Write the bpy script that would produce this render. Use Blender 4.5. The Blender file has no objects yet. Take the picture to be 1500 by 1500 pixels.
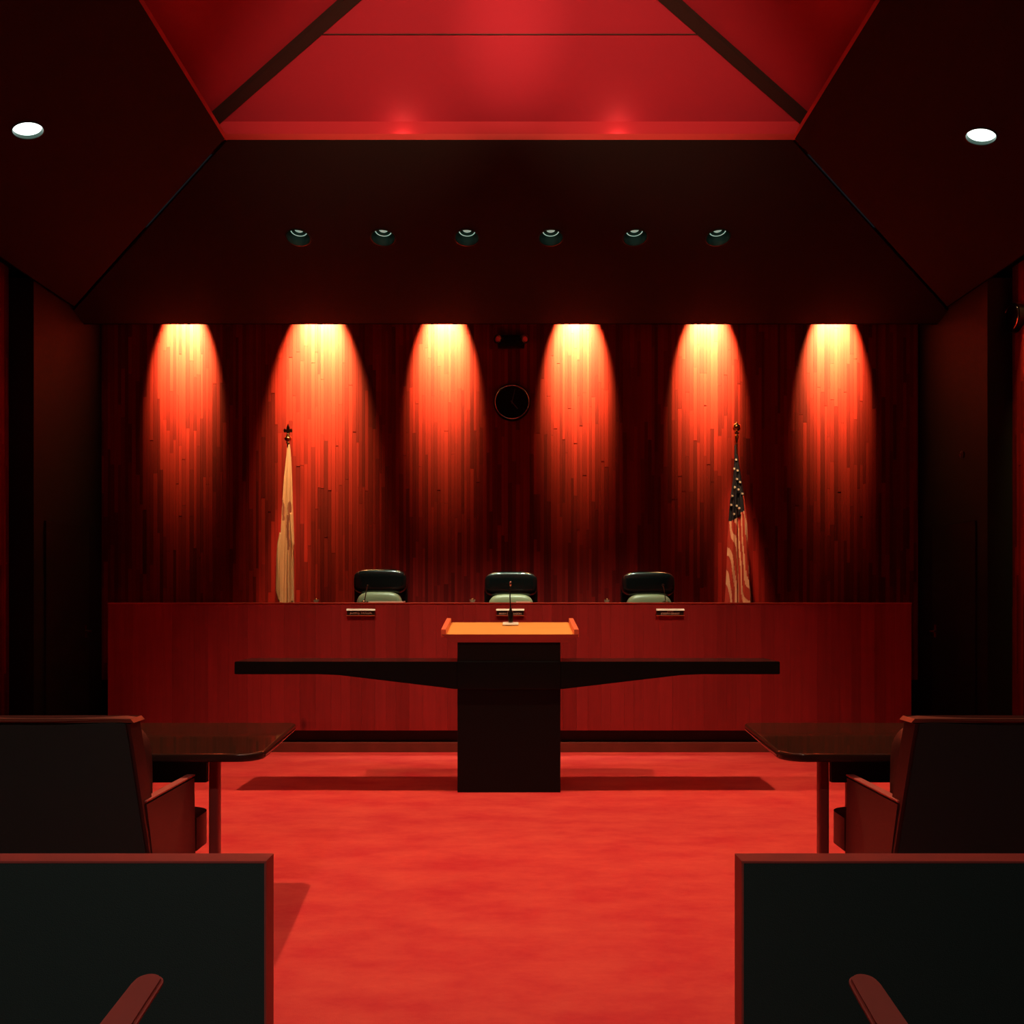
import bpy, bmesh, math, random
from mathutils import Vector, Matrix, Euler
random.seed(7)
S = bpy.context.scene
COL = S.collection
# ------------------------------------------------------------------ camera
H, F, VX, VY = 1.35, 1340.0, 748.0, 880.0        # eye height, focal length in px, vanishing point
cam_d = bpy.data.cameras.new('camera'); cam = bpy.data.objects.new('camera', cam_d); COL.objects.link(cam)
cam.location = (0, 0, H); cam.rotation_euler = (math.pi/2, 0, 0)
cam_d.sensor_width = 36; cam_d.lens = 36*F/1500
cam_d.shift_x = (750-VX)/1500; cam_d.shift_y = (VY-750)/1500
cam_d.clip_start = 0.02
S.camera = cam
def wx(px, d): return (px-VX)*d/F
def wz(py, d): return H+(VY-py)*d/F
# ------------------------------------------------------------------ world, exposure
W = bpy.data.worlds.new('world'); S.world = W; W.use_nodes = True
W.node_tree.nodes['Background'].inputs[0].default_value = (0.006, 0.007, 0.008, 1)
W.node_tree.nodes['Background'].inputs[1].default_value = 1.0
vs = S.view_settings
vs.view_transform = 'Standard'; vs.look = 'None'; vs.exposure = 0.0; vs.gamma = 1.0; vs.use_curve_mapping = False
# ------------------------------------------------------------------ light settings
WARM = (1.0, 0.62, 0.34)
COOL = (0.72, 1.0, 0.84)
AMBER = (1.0, 0.70, 0.22)
P_FLOOR, P_NEAR = 660, 60      # lantern downlights
P_WALL, P_SIDE = 4300, 560      # wall washers
P_COVE, P_COVE_SIDE = 0.55, 3    # cove bulbs
P_COVE_SPOT = 2200              # spots in the side coves, washing the far face of the lantern
P_BENCH = 230                    # cool cans over the judges
P_SLOPE = 26                    # cool downlights in the side slopes
P_PUBLIC = 260                  # cool downlights over the public seats
# ------------------------------------------------------------------ materials
def new_mat(name):
    m = bpy.data.materials.new(name); m.use_nodes = True
    return m, m.node_tree.nodes, m.node_tree.links, m.node_tree.nodes['Principled BSDF']
def plain(name, col, rough=0.5, metal=0.0, spec=0.5, bump=0.0, bscale=200, coat=0.0, var=0.0):
    m, n, l, b = new_mat(name)
    b.inputs['Base Color'].default_value = (*col, 1)
    b.inputs['Roughness'].default_value = rough; b.inputs['Metallic'].default_value = metal
    b.inputs['Specular IOR Level'].default_value = spec
    b.inputs['Coat Weight'].default_value = coat; b.inputs['Coat Roughness'].default_value = 0.08
    if bump or var:
        tc = n.new('ShaderNodeTexCoord'); nz = n.new('ShaderNodeTexNoise')
        nz.inputs['Scale'].default_value = bscale; nz.inputs['Detail'].default_value = 4
        l.new(tc.outputs['Object'], nz.inputs['Vector'])
        if bump:
            bp = n.new('ShaderNodeBump'); bp.inputs['Strength'].default_value = bump; bp.inputs['Distance'].default_value = 0.004
            l.new(nz.outputs['Fac'], bp.inputs['Height']); l.new(bp.outputs['Normal'], b.inputs['Normal'])
        if var:
            r = n.new('ShaderNodeValToRGB'); r.color_ramp.elements[0].position = 0.3; r.color_ramp.elements[1].position = 0.7
            r.color_ramp.elements[0].color = (*[c*(1-var) for c in col], 1); r.color_ramp.elements[1].color = (*[min(1, c*(1+var)) for c in col], 1)
            l.new(nz.outputs['Fac'], r.inputs['Fac']); l.new(r.outputs['Color'], b.inputs['Base Color'])
    return m
def wood(name, dark, light, rough=0.4, mode='object', scale=(14, 14, 0.7), rnd=0.6, coat=0.0, knots=0.0, spec=0.5, bump=0.12):
    """vertical grain; mode: per-object or per-island tone difference"""
    m, n, l, b = new_mat(name)
    tc = n.new('ShaderNodeTexCoord'); mp = n.new('ShaderNodeMapping'); mp.inputs['Scale'].default_value = scale
    geo = n.new('ShaderNodeNewGeometry')
    l.new(geo.outputs['Position'], mp.inputs['Vector'])
    nz = n.new('ShaderNodeTexNoise'); nz.inputs['Scale'].default_value = 3; nz.inputs['Detail'].default_value = 5; nz.inputs['Roughness'].default_value = 0.62
    l.new(mp.outputs['Vector'], nz.inputs['Vector'])
    if mode == 'object':
        oi = n.new('ShaderNodeObjectInfo'); rv = oi.outputs['Random']
    elif mode == 'island':
        rv = geo.outputs['Random Per Island']
    else:
        rv = None
    mix = n.new('ShaderNodeMath'); mix.operation = 'MULTIPLY_ADD'
    if rv is not None:
        l.new(rv, mix.inputs[0]); mix.inputs[1].default_value = rnd
    else:
        mix.inputs[0].default_value = 0.5; mix.inputs[1].default_value = rnd
    sc = n.new('ShaderNodeMath'); sc.operation = 'MULTIPLY'; sc.inputs[1].default_value = 1-rnd
    l.new(nz.outputs['Fac'], sc.inputs[0]); l.new(sc.outputs[0], mix.inputs[2])
    r = n.new('ShaderNodeValToRGB')
    r.color_ramp.elements[0].position = 0.15; r.color_ramp.elements[1].position = 0.85
    r.color_ramp.elements[0].color = (*dark, 1); r.color_ramp.elements[1].color = (*light, 1)
    l.new(mix.outputs[0], r.inputs['Fac'])
    out = r.outputs['Color']
    if knots:
        mk = n.new('ShaderNodeMapping'); mk.inputs['Scale'].default_value = (1, 1, 0.45); l.new(geo.outputs['Position'], mk.inputs['Vector'])
        vo = n.new('ShaderNodeTexVoronoi'); vo.inputs['Scale'].default_value = 3.2; l.new(mk.outputs['Vector'], vo.inputs['Vector'])
        kr = n.new('ShaderNodeValToRGB'); kr.color_ramp.elements[0].position = 0.03; kr.color_ramp.elements[1].position = 0.11
        kr.color_ramp.elements[0].color = (1-knots, 1-knots, 1-knots, 1); kr.color_ramp.elements[1].color = (1, 1, 1, 1)
        l.new(vo.outputs['Distance'], kr.inputs['Fac'])
        mm = n.new('ShaderNodeMix'); mm.data_type = 'RGBA'; mm.blend_type = 'MULTIPLY'; mm.inputs[0].default_value = 1
        l.new(out, mm.inputs[6]); l.new(kr.outputs['Color'], mm.inputs[7]); out = mm.outputs[2]
    l.new(out, b.inputs['Base Color'])
    b.inputs['Roughness'].default_value = rough; b.inputs['Coat Weight'].default_value = coat; b.inputs['Coat Roughness'].default_value = 0.1
    b.inputs['Specular IOR Level'].default_value = spec
    bp = n.new('ShaderNodeBump'); bp.inputs['Strength'].default_value = bump; bp.inputs['Distance'].default_value = 0.002
    l.new(nz.outputs['Fac'], bp.inputs['Height'])
    if bump: l.new(bp.outputs['Normal'], b.inputs['Normal'])
    return m
def glow(name, col, strength):
    m, n, l, b = new_mat(name)
    b.inputs['Base Color'].default_value = (0.8, 0.8, 0.8, 1)
    b.inputs['Emission Color'].default_value = (*col, 1); b.inputs['Emission Strength'].default_value = strength
    return m
def carpet_mat():
    m, n, l, b = new_mat('carpet')
    tc = n.new('ShaderNodeTexCoord')
    mp = n.new('ShaderNodeMapping'); mp.inputs['Scale'].default_value = (0.9, 1.6, 1); l.new(tc.outputs['Object'], mp.inputs['Vector'])
    a = n.new('ShaderNodeTexNoise'); a.inputs['Scale'].default_value = 2.6; a.inputs['Detail'].default_value = 7; a.inputs['Roughness'].default_value = 0.68
    l.new(mp.outputs['Vector'], a.inputs['Vector'])
    r = n.new('ShaderNodeValToRGB'); r.color_ramp.elements[0].position = 0.32; r.color_ramp.elements[1].position = 0.72
    r.color_ramp.elements[0].color = (0.56, 0.030, 0.040, 1); r.color_ramp.elements[1].color = (0.72, 0.080, 0.062, 1)
    l.new(a.outputs['Fac'], r.inputs['Fac']); l.new(r.outputs['Color'], b.inputs['Base Color'])
    b.inputs['Roughness'].default_value = 0.95; b.inputs['Specular IOR Level'].default_value = 0.1
    f = n.new('ShaderNodeTexNoise'); f.inputs['Scale'].default_value = 260; f.inputs['Detail'].default_value = 3; l.new(tc.outputs['Object'], f.inputs['Vector'])
    bp = n.new('ShaderNodeBump'); bp.inputs['Strength'].default_value = 0.35; bp.inputs['Distance'].default_value = 0.006
    l.new(f.outputs['Fac'], bp.inputs['Height']); l.new(bp.outputs['Normal'], b.inputs['Normal'])
    return m
M = {}
M['carpet'] = carpet_mat()
STR_D, STR_L = (0.12, 0.0032, 0.0034), (0.38, 0.0165, 0.0125)
M['strip'] = wood('strip_wood', STR_D, STR_L, 0.55, 'object', rnd=0.6, spec=0.2)
M['strip_many'] = wood('strip_wood_many', STR_D, STR_L, 0.55, 'island', rnd=0.6, spec=0.2)
M['bench'] = wood('bench_veneer', (0.19, 0.014, 0.016), (0.36, 0.026, 0.030), 0.45, 'object', (10, 10, 0.5), rnd=0.35, knots=0.55, spec=0.3)
M['bench_edge'] = wood('bench_edge_wood', (0.34, 0.03, 0.02), (0.5, 0.06, 0.04), 0.3, None, (0.6, 10, 10))
M['step'] = plain('step_wood', (0.16, 0.030, 0.022), 0.5, var=0.15, bscale=6)
M['oak'] = wood('lectern_oak', (0.76, 0.32, 0.075), (0.92, 0.44, 0.11), 0.42, None, (0.8, 9, 9), rnd=0.2)
M['rail'] = wood('lectern_rail_wood', (0.70, 0.13, 0.06), (0.82, 0.19, 0.09), 0.42, None, (8, 0.8, 8), rnd=0.2)
M['apron'] = wood('lectern_apron_wood', (0.30, 0.025, 0.022), (0.42, 0.04, 0.034), 0.45, None, (0.8, 9, 9), rnd=0.2)
M['lacquer'] = plain('black_lacquer', (0.008, 0.009, 0.010), 0.2, spec=0.22)
M['lectern_black'] = plain('black_lectern_panel', (0.008, 0.007, 0.007), 0.5, spec=0.12, bump=0.02, bscale=30)
M['black_metal'] = plain('black_metal', (0.012, 0.013, 0.014), 0.3, 0.6)
M['toe'] = plain('toe_kick_black', (0.010, 0.010, 0.011), 0.6)
M['ceiling'] = plain('ceiling_dark', (0.026, 0.020, 0.020), 0.85, spec=0.15, bump=0.08, bscale=90, var=0.12)
M['plenum'] = plain('plenum_black', (0.004, 0.004, 0.004), 0.9, spec=0.0)
M['lantern'] = plain('lantern_red_panel', (0.42, 0.022, 0.045), 0.7, spec=0.2, bump=0.03, bscale=60)
M['upstand'] = plain('lantern_upstand_red', (0.42, 0.018, 0.034), 0.6, spec=0.2)
M['rib'] = plain('lantern_rib_brown', (0.035, 0.016, 0.015), 0.7, spec=0.2)
M['lip'] = plain('lantern_lip_red', (0.50, 0.030, 0.030), 0.5)
M['dark_wall'] = plain('dark_wall', (0.008, 0.009, 0.010), 0.75, spec=0.2, bump=0.05, bscale=120)
M['door'] = plain('dark_door', (0.007, 0.008, 0.009), 0.55, spec=0.3)
M['chrome'] = plain('chrome', (0.75, 0.73, 0.72), 0.14, 1.0)
M['dull_chrome'] = plain('dull_chrome', (0.35, 0.34, 0.34), 0.25, 1.0)
M['brass'] = plain('brass', (0.75, 0.42, 0.16), 0.22, 1.0)
M['dark_brass'] = plain('dark_brass', (0.12, 0.05, 0.03), 0.35, 1.0)
M['leather'] = plain('black_leather', (0.006, 0.008, 0.008), 0.24, spec=0.6, bump=0.03, bscale=160, coat=0.5)
M['leather_lit'] = plain('leather_painted_highlight', (0.34, 0.32, 0.18), 0.36, spec=0.7, bump=0.15, bscale=60)  # highlight on the lower cushion put into a pale base colour
M['chair_black'] = plain('chair_back_fabric', (0.034, 0.040, 0.036), 0.9, spec=0.1, bump=0.3, bscale=500)
M['chair_brown'] = plain('chair_brown_leather', (0.042, 0.014, 0.012), 0.34, spec=0.4, bump=0.05, bscale=200)
M['table'] = wood('table_dark_wood', (0.030, 0.010, 0.007), (0.055, 0.017, 0.011), 0.035, None, (0.7, 10, 10), rnd=0.2, spec=0.3, bump=0)
M['table_leg'] = wood('table_leg_wood', (0.17, 0.022, 0.018), (0.26, 0.035, 0.028), 0.35, None, (10, 10, 0.7), rnd=0.2)
M['cap'] = wood('partition_cap_wood', (0.32, 0.045, 0.036), (0.46, 0.065, 0.050), 0.5, None, (0.8, 9, 9), rnd=0.2)
M['arm_wood'] = wood('seat_arm_wood', (0.24, 0.030, 0.024), (0.32, 0.042, 0.034), 0.5, None, (9, 0.8, 9), rnd=0.2)
M['chair_top_lit'] = plain('chair_leather_painted_lit', (0.20, 0.045, 0.028), 0.3, spec=0.5)  # lighter copy of the brown leather, paints the lit top edge of the back
M['white'] = plain('paper_white', (0.80, 0.77, 0.70), 0.7)
M['cream'] = plain('flag_cream', (0.70, 0.44, 0.25), 0.6, spec=0.3, bump=0.05, bscale=300)
M['emblem'] = plain('flag_emblem_brown', (0.34, 0.13, 0.08), 0.6)
M['navy'] = plain('flag_navy', (0.006, 0.008, 0.018), 0.6, spec=0.3)
M['flag_red'] = plain('flag_red', (0.42, 0.045, 0.035), 0.55, spec=0.3)
M['flag_white'] = plain('flag_white', (0.74, 0.42, 0.30), 0.5, spec=0.4)
M['star'] = plain('star_white', (0.62, 0.58, 0.52), 0.6)
M['plate'] = plain('name_plate_black', (0.020, 0.012, 0.010), 0.4)
M['letter'] = plain('plate_letter', (0.50, 0.34, 0.28), 0.5)
M['clock_face'] = plain('clock_face_black', (0.006, 0.007, 0.007), 0.5, spec=0.1)
M['hand'] = plain('clock_hand_grey', (0.16, 0.13, 0.13), 0.5)
M['can'] = plain('can_green_black', (0.020, 0.045, 0.035), 0.35, 0.4)
M['can_ring'] = glow('can_ring_painted_glow', (0.55, 1.0, 0.80), 0.38)  # bulb light caught by the metal ring, painted in as emission
M['bulb_warm'] = glow('bulb_warm', (1.0, 0.62, 0.3), 12)
M['bulb_cool'] = glow('bulb_cool', (0.55, 1.0, 0.78), 0.30)
M['lens_cool'] = glow('lens_cool', (0.80, 1.0, 0.92), 2.2)
M['lens_head'] = plain('lamp_head_lens', (0.35, 0.10, 0.14), 0.2)
M['ceramic'] = plain('cup_ceramic', (0.75, 0.66, 0.52), 0.3)
# ------------------------------------------------------------------ helpers
def bm_box(bm, lo, hi, bevel=0.0, seg=2, mat=None):
    c = [(a+b)/2 for a, b in zip(lo, hi)]; s = [abs(b-a) for a, b in zip(lo, hi)]
    r = bmesh.ops.create_cube(bm, size=1.0, matrix=Matrix.Translation(c) @ Matrix.Diagonal((*s, 1)))
    if bevel > 0:
        es = list({e for v in r['verts'] for e in v.link_edges})
        bmesh.ops.bevel(bm, geom=es, offset=bevel, segments=seg, profile=0.5, affect='EDGES')
def bm_prism(bm, pts, axis, a, b):
    """extrude closed 2-D outline along axis ('x','y','z') from a to b"""
    def mk(p, t):
        return {'x': (t, p[0], p[1]), 'y': (p[0], t, p[1]), 'z': (p[0], p[1], t)}[axis]
    v0 = [bm.verts.new(mk(p, a)) for p in pts]; v1 = [bm.verts.new(mk(p, b)) for p in pts]
    n = len(pts); fs = []
    fs.append(bm.faces.new(v0)); fs.append(bm.faces.new(v1[::-1]))
    for i in range(n):
        fs.append(bm.faces.new((v0[i], v0[(i+1) % n], v1[(i+1) % n], v1[i])))
    bmesh.ops.recalc_face_normals(bm, faces=fs)
    return fs
def bm_lathe(bm, prof, seg=24, mtx=Matrix.Identity(4)):
    rings = []
    for r, z in prof:
        if r < 1e-6: rings.append([bm.verts.new(mtx @ Vector((0, 0, z)))])
        else: rings.append([bm.verts.new(mtx @ Vector((r*math.cos(2*math.pi*i/seg), r*math.sin(2*math.pi*i/seg), z))) for i in range(seg)])
    for a, b in zip(rings, rings[1:]):
        for i in range(seg):
            j = (i+1) % seg
            if len(a) == 1 and len(b) == 1: continue
            if len(a) == 1: bm.faces.new((a[0], b[j], b[i]))
            elif len(b) == 1: bm.faces.new((a[i], a[j], b[0]))
            else: bm.faces.new((a[i], a[j], b[j], b[i]))
    bmesh.ops.recalc_face_normals(bm, faces=bm.faces[:])
def bm_tube(bm, path, rad, seg=10):
    pts = [Vector(p) for p in path]; rings = []
    rads = rad if isinstance(rad, (list, tuple)) else [rad]*len(pts)
    for i, p in enumerate(pts):
        t = (pts[min(i+1, len(pts)-1)]-pts[max(i-1, 0)]).normalized()
        u = t.orthogonal().normalized() if i == 0 else (u-t*u.dot(t)).normalized()
        v = t.cross(u)
        rings.append([bm.verts.new(p+rads[i]*(u*math.cos(2*math.pi*k/seg)+v*math.sin(2*math.pi*k/seg))) for k in range(seg)])
    for a, b in zip(rings, rings[1:]):
        for k in range(seg):
            bm.faces.new((a[k], a[(k+1) % seg], b[(k+1) % seg], b[k]))
    bm.faces.new(rings[0][::-1]); bm.faces.new(rings[-1])
    bmesh.ops.recalc_face_normals(bm, faces=bm.faces[:])
def bm_superell(bm, c, r, e1=0.5, e2=0.5, nu=40, nv=24):
    def sp(x, e): return math.copysign(abs(x)**e, x)
    rows = []
    for j in range(nv+1):
        ph = -math.pi/2+math.pi*j/nv; row = []
        for i in range(nu):
            th = 2*math.pi*i/nu
            row.append(bm.verts.new((c[0]+r[0]*sp(math.cos(ph), e1)*sp(math.cos(th), e2),
                                     c[1]+r[1]*sp(math.cos(ph), e1)*sp(math.sin(th), e2), c[2]+r[2]*sp(math.sin(ph), e1))))
        rows.append(row)
    for a, b in zip(rows, rows[1:]):
        for i in range(nu):
            bm.faces.new((a[i], a[(i+1) % nu], b[(i+1) % nu], b[i]))
    bmesh.ops.remove_doubles(bm, verts=bm.verts[:], dist=1e-5)
    bmesh.ops.recalc_face_normals(bm, faces=bm.faces[:])
def obj(name, bm, mat, parent=None, smooth=False, label=None, kind=None):
    me = bpy.data.meshes.new(name); bm.to_mesh(me); bm.free()
    for mm in (mat if isinstance(mat, (list, tuple)) else [mat]): me.materials.append(M[mm])
    if smooth:
        for p in me.polygons: p.use_smooth = True
        me.set_sharp_from_angle(angle=math.radians(40))
    o = bpy.data.objects.new(name, me); COL.objects.link(o)
    if smooth:
        wn = o.modifiers.new('weighted', 'WEIGHTED_NORMAL'); wn.keep_sharp = True
    if parent is not None: o.parent = parent
    if label: o['label'] = label
    if kind: o['kind'] = kind
    return o
def box(name, lo, hi, mat, parent=None, bevel=0.0, label=None, kind=None, seg=2):
    bm = bmesh.new(); bm_box(bm, lo, hi, bevel, seg)
    return obj(name, bm, mat, parent, bevel > 0, label, kind)
def tag(o, label, cat, group=None):
    o['label'] = label; o['category'] = cat
    if group: o['group'] = group
    return o
def thing(name, label, cat, loc=(0, 0, 0), group=None):
    o = bpy.data.objects.new(name, None); COL.objects.link(o); o.empty_display_size = 0.1
    o.location = loc
    return tag(o, label, cat, group)
def struct(o, label, cat):
    o['kind'] = 'structure'; o['label'] = label; o['category'] = cat; return o
def copy_tree(root):
    r = root.copy(); COL.objects.link(r)
    for ch in [c for c in bpy.data.objects if c.parent == root]:
        c = ch.copy(); COL.objects.link(c); c.parent = r; c.matrix_parent_inverse = ch.matrix_parent_inverse.copy()
        for g in [q for q in bpy.data.objects if q.parent == ch]:
            d = g.copy(); COL.objects.link(d); d.parent = c
    return r
def lamp(name, kind, loc, power, col, parent=None, target=None, size=60, blend=0.6, rad=0.04):
    ld = bpy.data.lights.new(name, kind); ld.energy = power; ld.color = col; ld.shadow_soft_size = rad
    if kind == 'SPOT': ld.spot_size = math.radians(size); ld.spot_blend = blend
    o = bpy.data.objects.new(name, ld); COL.objects.link(o); o.location = loc
    if target is not None:
        o.rotation_euler = (Vector(target)-Vector(loc)).to_track_quat('-Z', 'Y').to_euler()
    if parent is not None: o.parent = parent
    return o
# ------------------------------------------------------------------ key dimensions
WALL, LIP, BEN = 10.4, 9.95, 8.15
ZL = wz(474, LIP)                                   # lower edge of the sloped ceiling
OY, OXL, OXR = 7.484, -2.335, 2.32                  # far edge and sides of the lantern opening
OZ = wz(205, OY)
OY0, NY = 0.6, -1.87                                # near edge of the opening, near foot of the slope
SX = 4.9                                            # side walls
# ------------------------------------------------------------------ floor
bm = bmesh.new(); bm_box(bm, (-SX-.1, NY-.1, -0.05), (SX+.1, WALL+.1, 0))
struct(obj('floor', bm, 'carpet'), 'bright red carpet floor of the courtroom', 'floor')
# ------------------------------------------------------------------ ceiling slopes
def slab(name, quad, holes=()):
    """a ceiling slope: quad (4 points, lower face) thickened upwards, round holes cut through"""
    P = [Vector(p) for p in quad]
    nrm = (P[1]-P[0]).cross(P[3]-P[0]).normalized()
    if nrm.z > 0: nrm = -nrm
    bm = bmesh.new()
    a = [bm.verts.new(p) for p in P]; b = [bm.verts.new(p-nrm*0.03) for p in P]
    bm.faces.new(a); bm.faces.new(b[::-1])
    for i in range(4): bm.faces.new((a[i], a[(i+1) % 4], b[(i+1) % 4], b[i]))
    bmesh.ops.recalc_face_normals(bm, faces=bm.faces[:])
    o = obj(name, bm, 'ceiling')
    if holes:
        cb = bmesh.new()
        for hp, hr in holes:
            mt = Matrix.Translation(hp) @ nrm.to_track_quat('Z', 'Y').to_matrix().to_4x4()
            bmesh.ops.create_cone(cb, cap_ends=True, segments=40, radius1=hr, radius2=hr, depth=0.3, matrix=mt)
        me = bpy.data.meshes.new('cut'); cb.to_mesh(me); cb.free(); cut = bpy.data.objects.new('cut', me); COL.objects.link(cut)
        md = o.modifiers.new('b', 'BOOLEAN'); md.operation = 'DIFFERENCE'; md.object = cut; md.solver = 'EXACT'
        dg = bpy.context.evaluated_depsgraph_get(); nm = bpy.data.meshes.new_from_object(o.evaluated_get(dg))
        o.modifiers.clear(); o.data = nm; bpy.data.objects.remove(cut)
    return o, nrm
def on_far(px, py):
    s = (OZ-ZL)/(LIP-OY); k = (VY-py)/F
    d = (ZL-H+s*LIP)/(k+s)
    return Vector((wx(px, d), d, H+k*d))
def on_side(px, py):
    x0 = OXL if px < VX else OXR
    s = (OZ-ZL)/(SX-abs(x0)); k = (VY-py)/F; q = abs(px-VX)/F
    d = (OZ-H+s*abs(x0))/(k+s*q)
    return Vector(((px-VX)/F*d, d, H+k*d))
CANS = [on_far(x, 348) for x in (437, 561, 684, 807, 930, 1052)]
SIDE_L, SIDE_R = on_side(41, 191), on_side(1437, 200)
g = 0.02
far, n_far = slab('ceiling', [(-SX+g, LIP, ZL), (SX-g, LIP, ZL), (OXR-g, OY, OZ), (OXL+g, OY, OZ)], [(p, 0.118) for p in CANS])
SLOT = 0.30
def foot(x0, ylip, y0):                              # foot of a side slope, SLOT short of the wall
    f = SLOT/(SX-abs(x0)); return (math.copysign(SX-SLOT, x0), ylip+(y0-ylip)*f, ZL+(OZ-ZL)*f)
lef, n_lef = slab('ceiling', [foot(OXL, LIP-g, OY-g), (OXL, OY-g, OZ), (OXL, OY0+g, OZ), foot(OXL, NY+g, OY0+g)], [(SIDE_L, 0.104)])
rig, n_rig = slab('ceiling', [foot(OXR, LIP-g, OY-g), (OXR, OY-g, OZ), (OXR, OY0+g, OZ), foot(OXR, NY+g, OY0+g)], [(SIDE_R, 0.104)])
nea, n_nea = slab('ceiling', [(-SX+g, NY, ZL), (SX-g, NY, ZL), (OXR-g, OY0, OZ), (OXL+g, OY0, OZ)])
struct(far, 'dark sloping ceiling above the judges bench with six recessed cans', 'ceiling')
struct(lef, 'dark sloping ceiling over the left counsel table', 'ceiling')
struct(rig, 'dark sloping ceiling over the right counsel table', 'ceiling')
struct(nea, 'dark sloping ceiling over the public seats', 'ceiling')
# plenum box that hides the wall washers above the lip
bm = bmesh.new()
bm_box(bm, (-SX, LIP+0.0, ZL), (SX, LIP+0.03, ZL+1.0)); bm_box(bm, (-SX, LIP, ZL+1.0), (SX, WALL+.05, ZL+1.03))
struct(obj('trim_1', bm, 'plenum'), 'black plenum board above the lip of the sloping ceiling', 'trim')
for k, sx in ((2, -1), (3, 1)):
    bm = bmesh.new(); zf = foot(sx*2.33, LIP, OY)[2]
    bm_box(bm, (sx*(SX-SLOT), NY, zf), (sx*(SX-SLOT+.02), LIP, zf+.8)); bm_box(bm, (sx*(SX-SLOT), NY, zf+.8), (sx*SX, LIP, zf+.82))
    struct(obj('trim_%d' % k, bm, 'plenum'), 'black plenum board above the %s wall slot' % ('left' if sx < 0 else 'right'), 'trim')
# ------------------------------------------------------------------ lantern above the opening
SB = 0.22
UY, UXL, UXR = OY+SB, OXL-SB, OXR+SB
UY0 = OY0-SB
UZ = wz(178, UY); TS, RT = 0.577, 1.576          # slope of the far face, plan ratio of the hips
lan = struct(thing('ceiling', '', 'ceiling'), 'red lit ceiling lantern with dark diagonal ribs', 'ceiling')
def lface(name, pts, mat, th=0.02):
    bm = bmesh.new(); P = [Vector(p) for p in pts]
    a = [bm.verts.new(p) for p in P]; b = [bm.verts.new(p+Vector((0, 0, th))) for p in P]
    bm.faces.new(a); bm.faces.new(b[::-1]); n = len(P)
    for i in range(n): bm.faces.new((a[i], a[(i+1) % n], b[(i+1) % n], b[i]))
    bmesh.ops.recalc_face_normals(bm, faces=bm.faces[:])
    return obj(name, bm, mat, lan)
MXc = (UXL+UXR)/2; HW = (UXR-UXL)/2/RT
def hp(s, sx, far=True):                             # a point on a hip line, s inwards from the corner
    return (UXL+s*RT if sx < 0 else UXR-s*RT, (UY-s) if far else (UY0+s), UZ+TS*s)
s1, gap = 0.615, 0.002
for farside in (True, False):
    lface('lantern_panel', [hp(0, -1, farside), hp(0, 1, farside), hp(s1-gap, 1, farside), hp(s1-gap, -1, farside)], 'lantern')
    lface('lantern_panel', [hp(s1+gap, -1, farside), hp(s1+gap, 1, farside), hp(HW, 1, farside)], 'lantern')
for farside in (True, False):
    a, b = hp(s1, -1, farside), hp(s1, 1, farside)
    box('joint_strip', (a[0], a[1]-.003, a[2]-.005), (b[0], b[1]+.003, a[2]+.004), 'rib', lan)
for sx in (-1, 1):
    lface('lantern_panel', [hp(0, sx, True), hp(0, sx, False), hp(HW, sx, False), hp(HW, sx, True)], 'lantern')
def beam(p, q, w, h, name='rib'):
    p, q = Vector(p), Vector(q); t = (q-p).normalized(); sd = t.cross(Vector((0, 0, 1))).normalized()*w/2; dn = Vector((0, 0, -h)); up = Vector((0, 0, 0.02))
    bm = bmesh.new()
    v = [bm.verts.new(x) for x in (p-sd+up, p+sd+up, p+sd+dn, p-sd+dn, q-sd+up, q+sd+up, q+sd+dn, q-sd+dn)]
    for f in ((0, 1, 2, 3), (7, 6, 5, 4), (0, 4, 5, 1), (1, 5, 6, 2), (2, 6, 7, 3), (3, 7, 4, 0)): bm.faces.new([v[i] for i in f])
    bmesh.ops.recalc_face_normals(bm, faces=bm.faces[:])
    return obj(name, bm, 'rib', lan)
for farside in (True, False):
    for sx in (-1, 1): beam(hp(0, sx, farside), hp(HW, sx, farside), 0.10, 0.055)
beam(hp(HW, -1, True), hp(HW, -1, False), 0.10, 0.055)
# upstand walls, cove ledge and lip
for lo, hi in (((UXL-.02, UY, OZ), (UXR+.02, UY+.02, UZ+.02)), ((UXL-.02, UY0-.02, OZ), (UXR+.02, UY0, UZ+.02)),
               ((UXL-.02, UY0, OZ), (UXL, UY, UZ+.02)), ((UXR, UY0, OZ), (UXR+.02, UY, UZ+.02))):
    box('upstand', lo, hi, 'upstand', lan)
for lo, hi in (((UXL, OY+.012, OZ+.031), (UXR, UY, OZ+.041)), ((UXL, UY0, OZ+.031), (UXR, OY0-.012, OZ+.041)),
               ((UXL, OY0, OZ+.031), (OXL-.012, OY, OZ+.041)), ((OXR+.012, OY0, OZ+.031), (UXR, OY, OZ+.041))):
    box('cove_ledge', lo, hi, 'upstand', lan)
for lo, hi in (((OXL, OY, OZ+.001), (OXR, OY+.012, OZ+.05)), ((OXL, OY0-.012, OZ+.001), (OXR, OY0, OZ+.05)),
               ((OXL-.012, OY0, OZ+.001), (OXL, OY, OZ+.05)), ((OXR, OY0, OZ+.001), (OXR+.012, OY, OZ+.05))):
    box('opening_lip', lo, hi, 'lip', lan)
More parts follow.
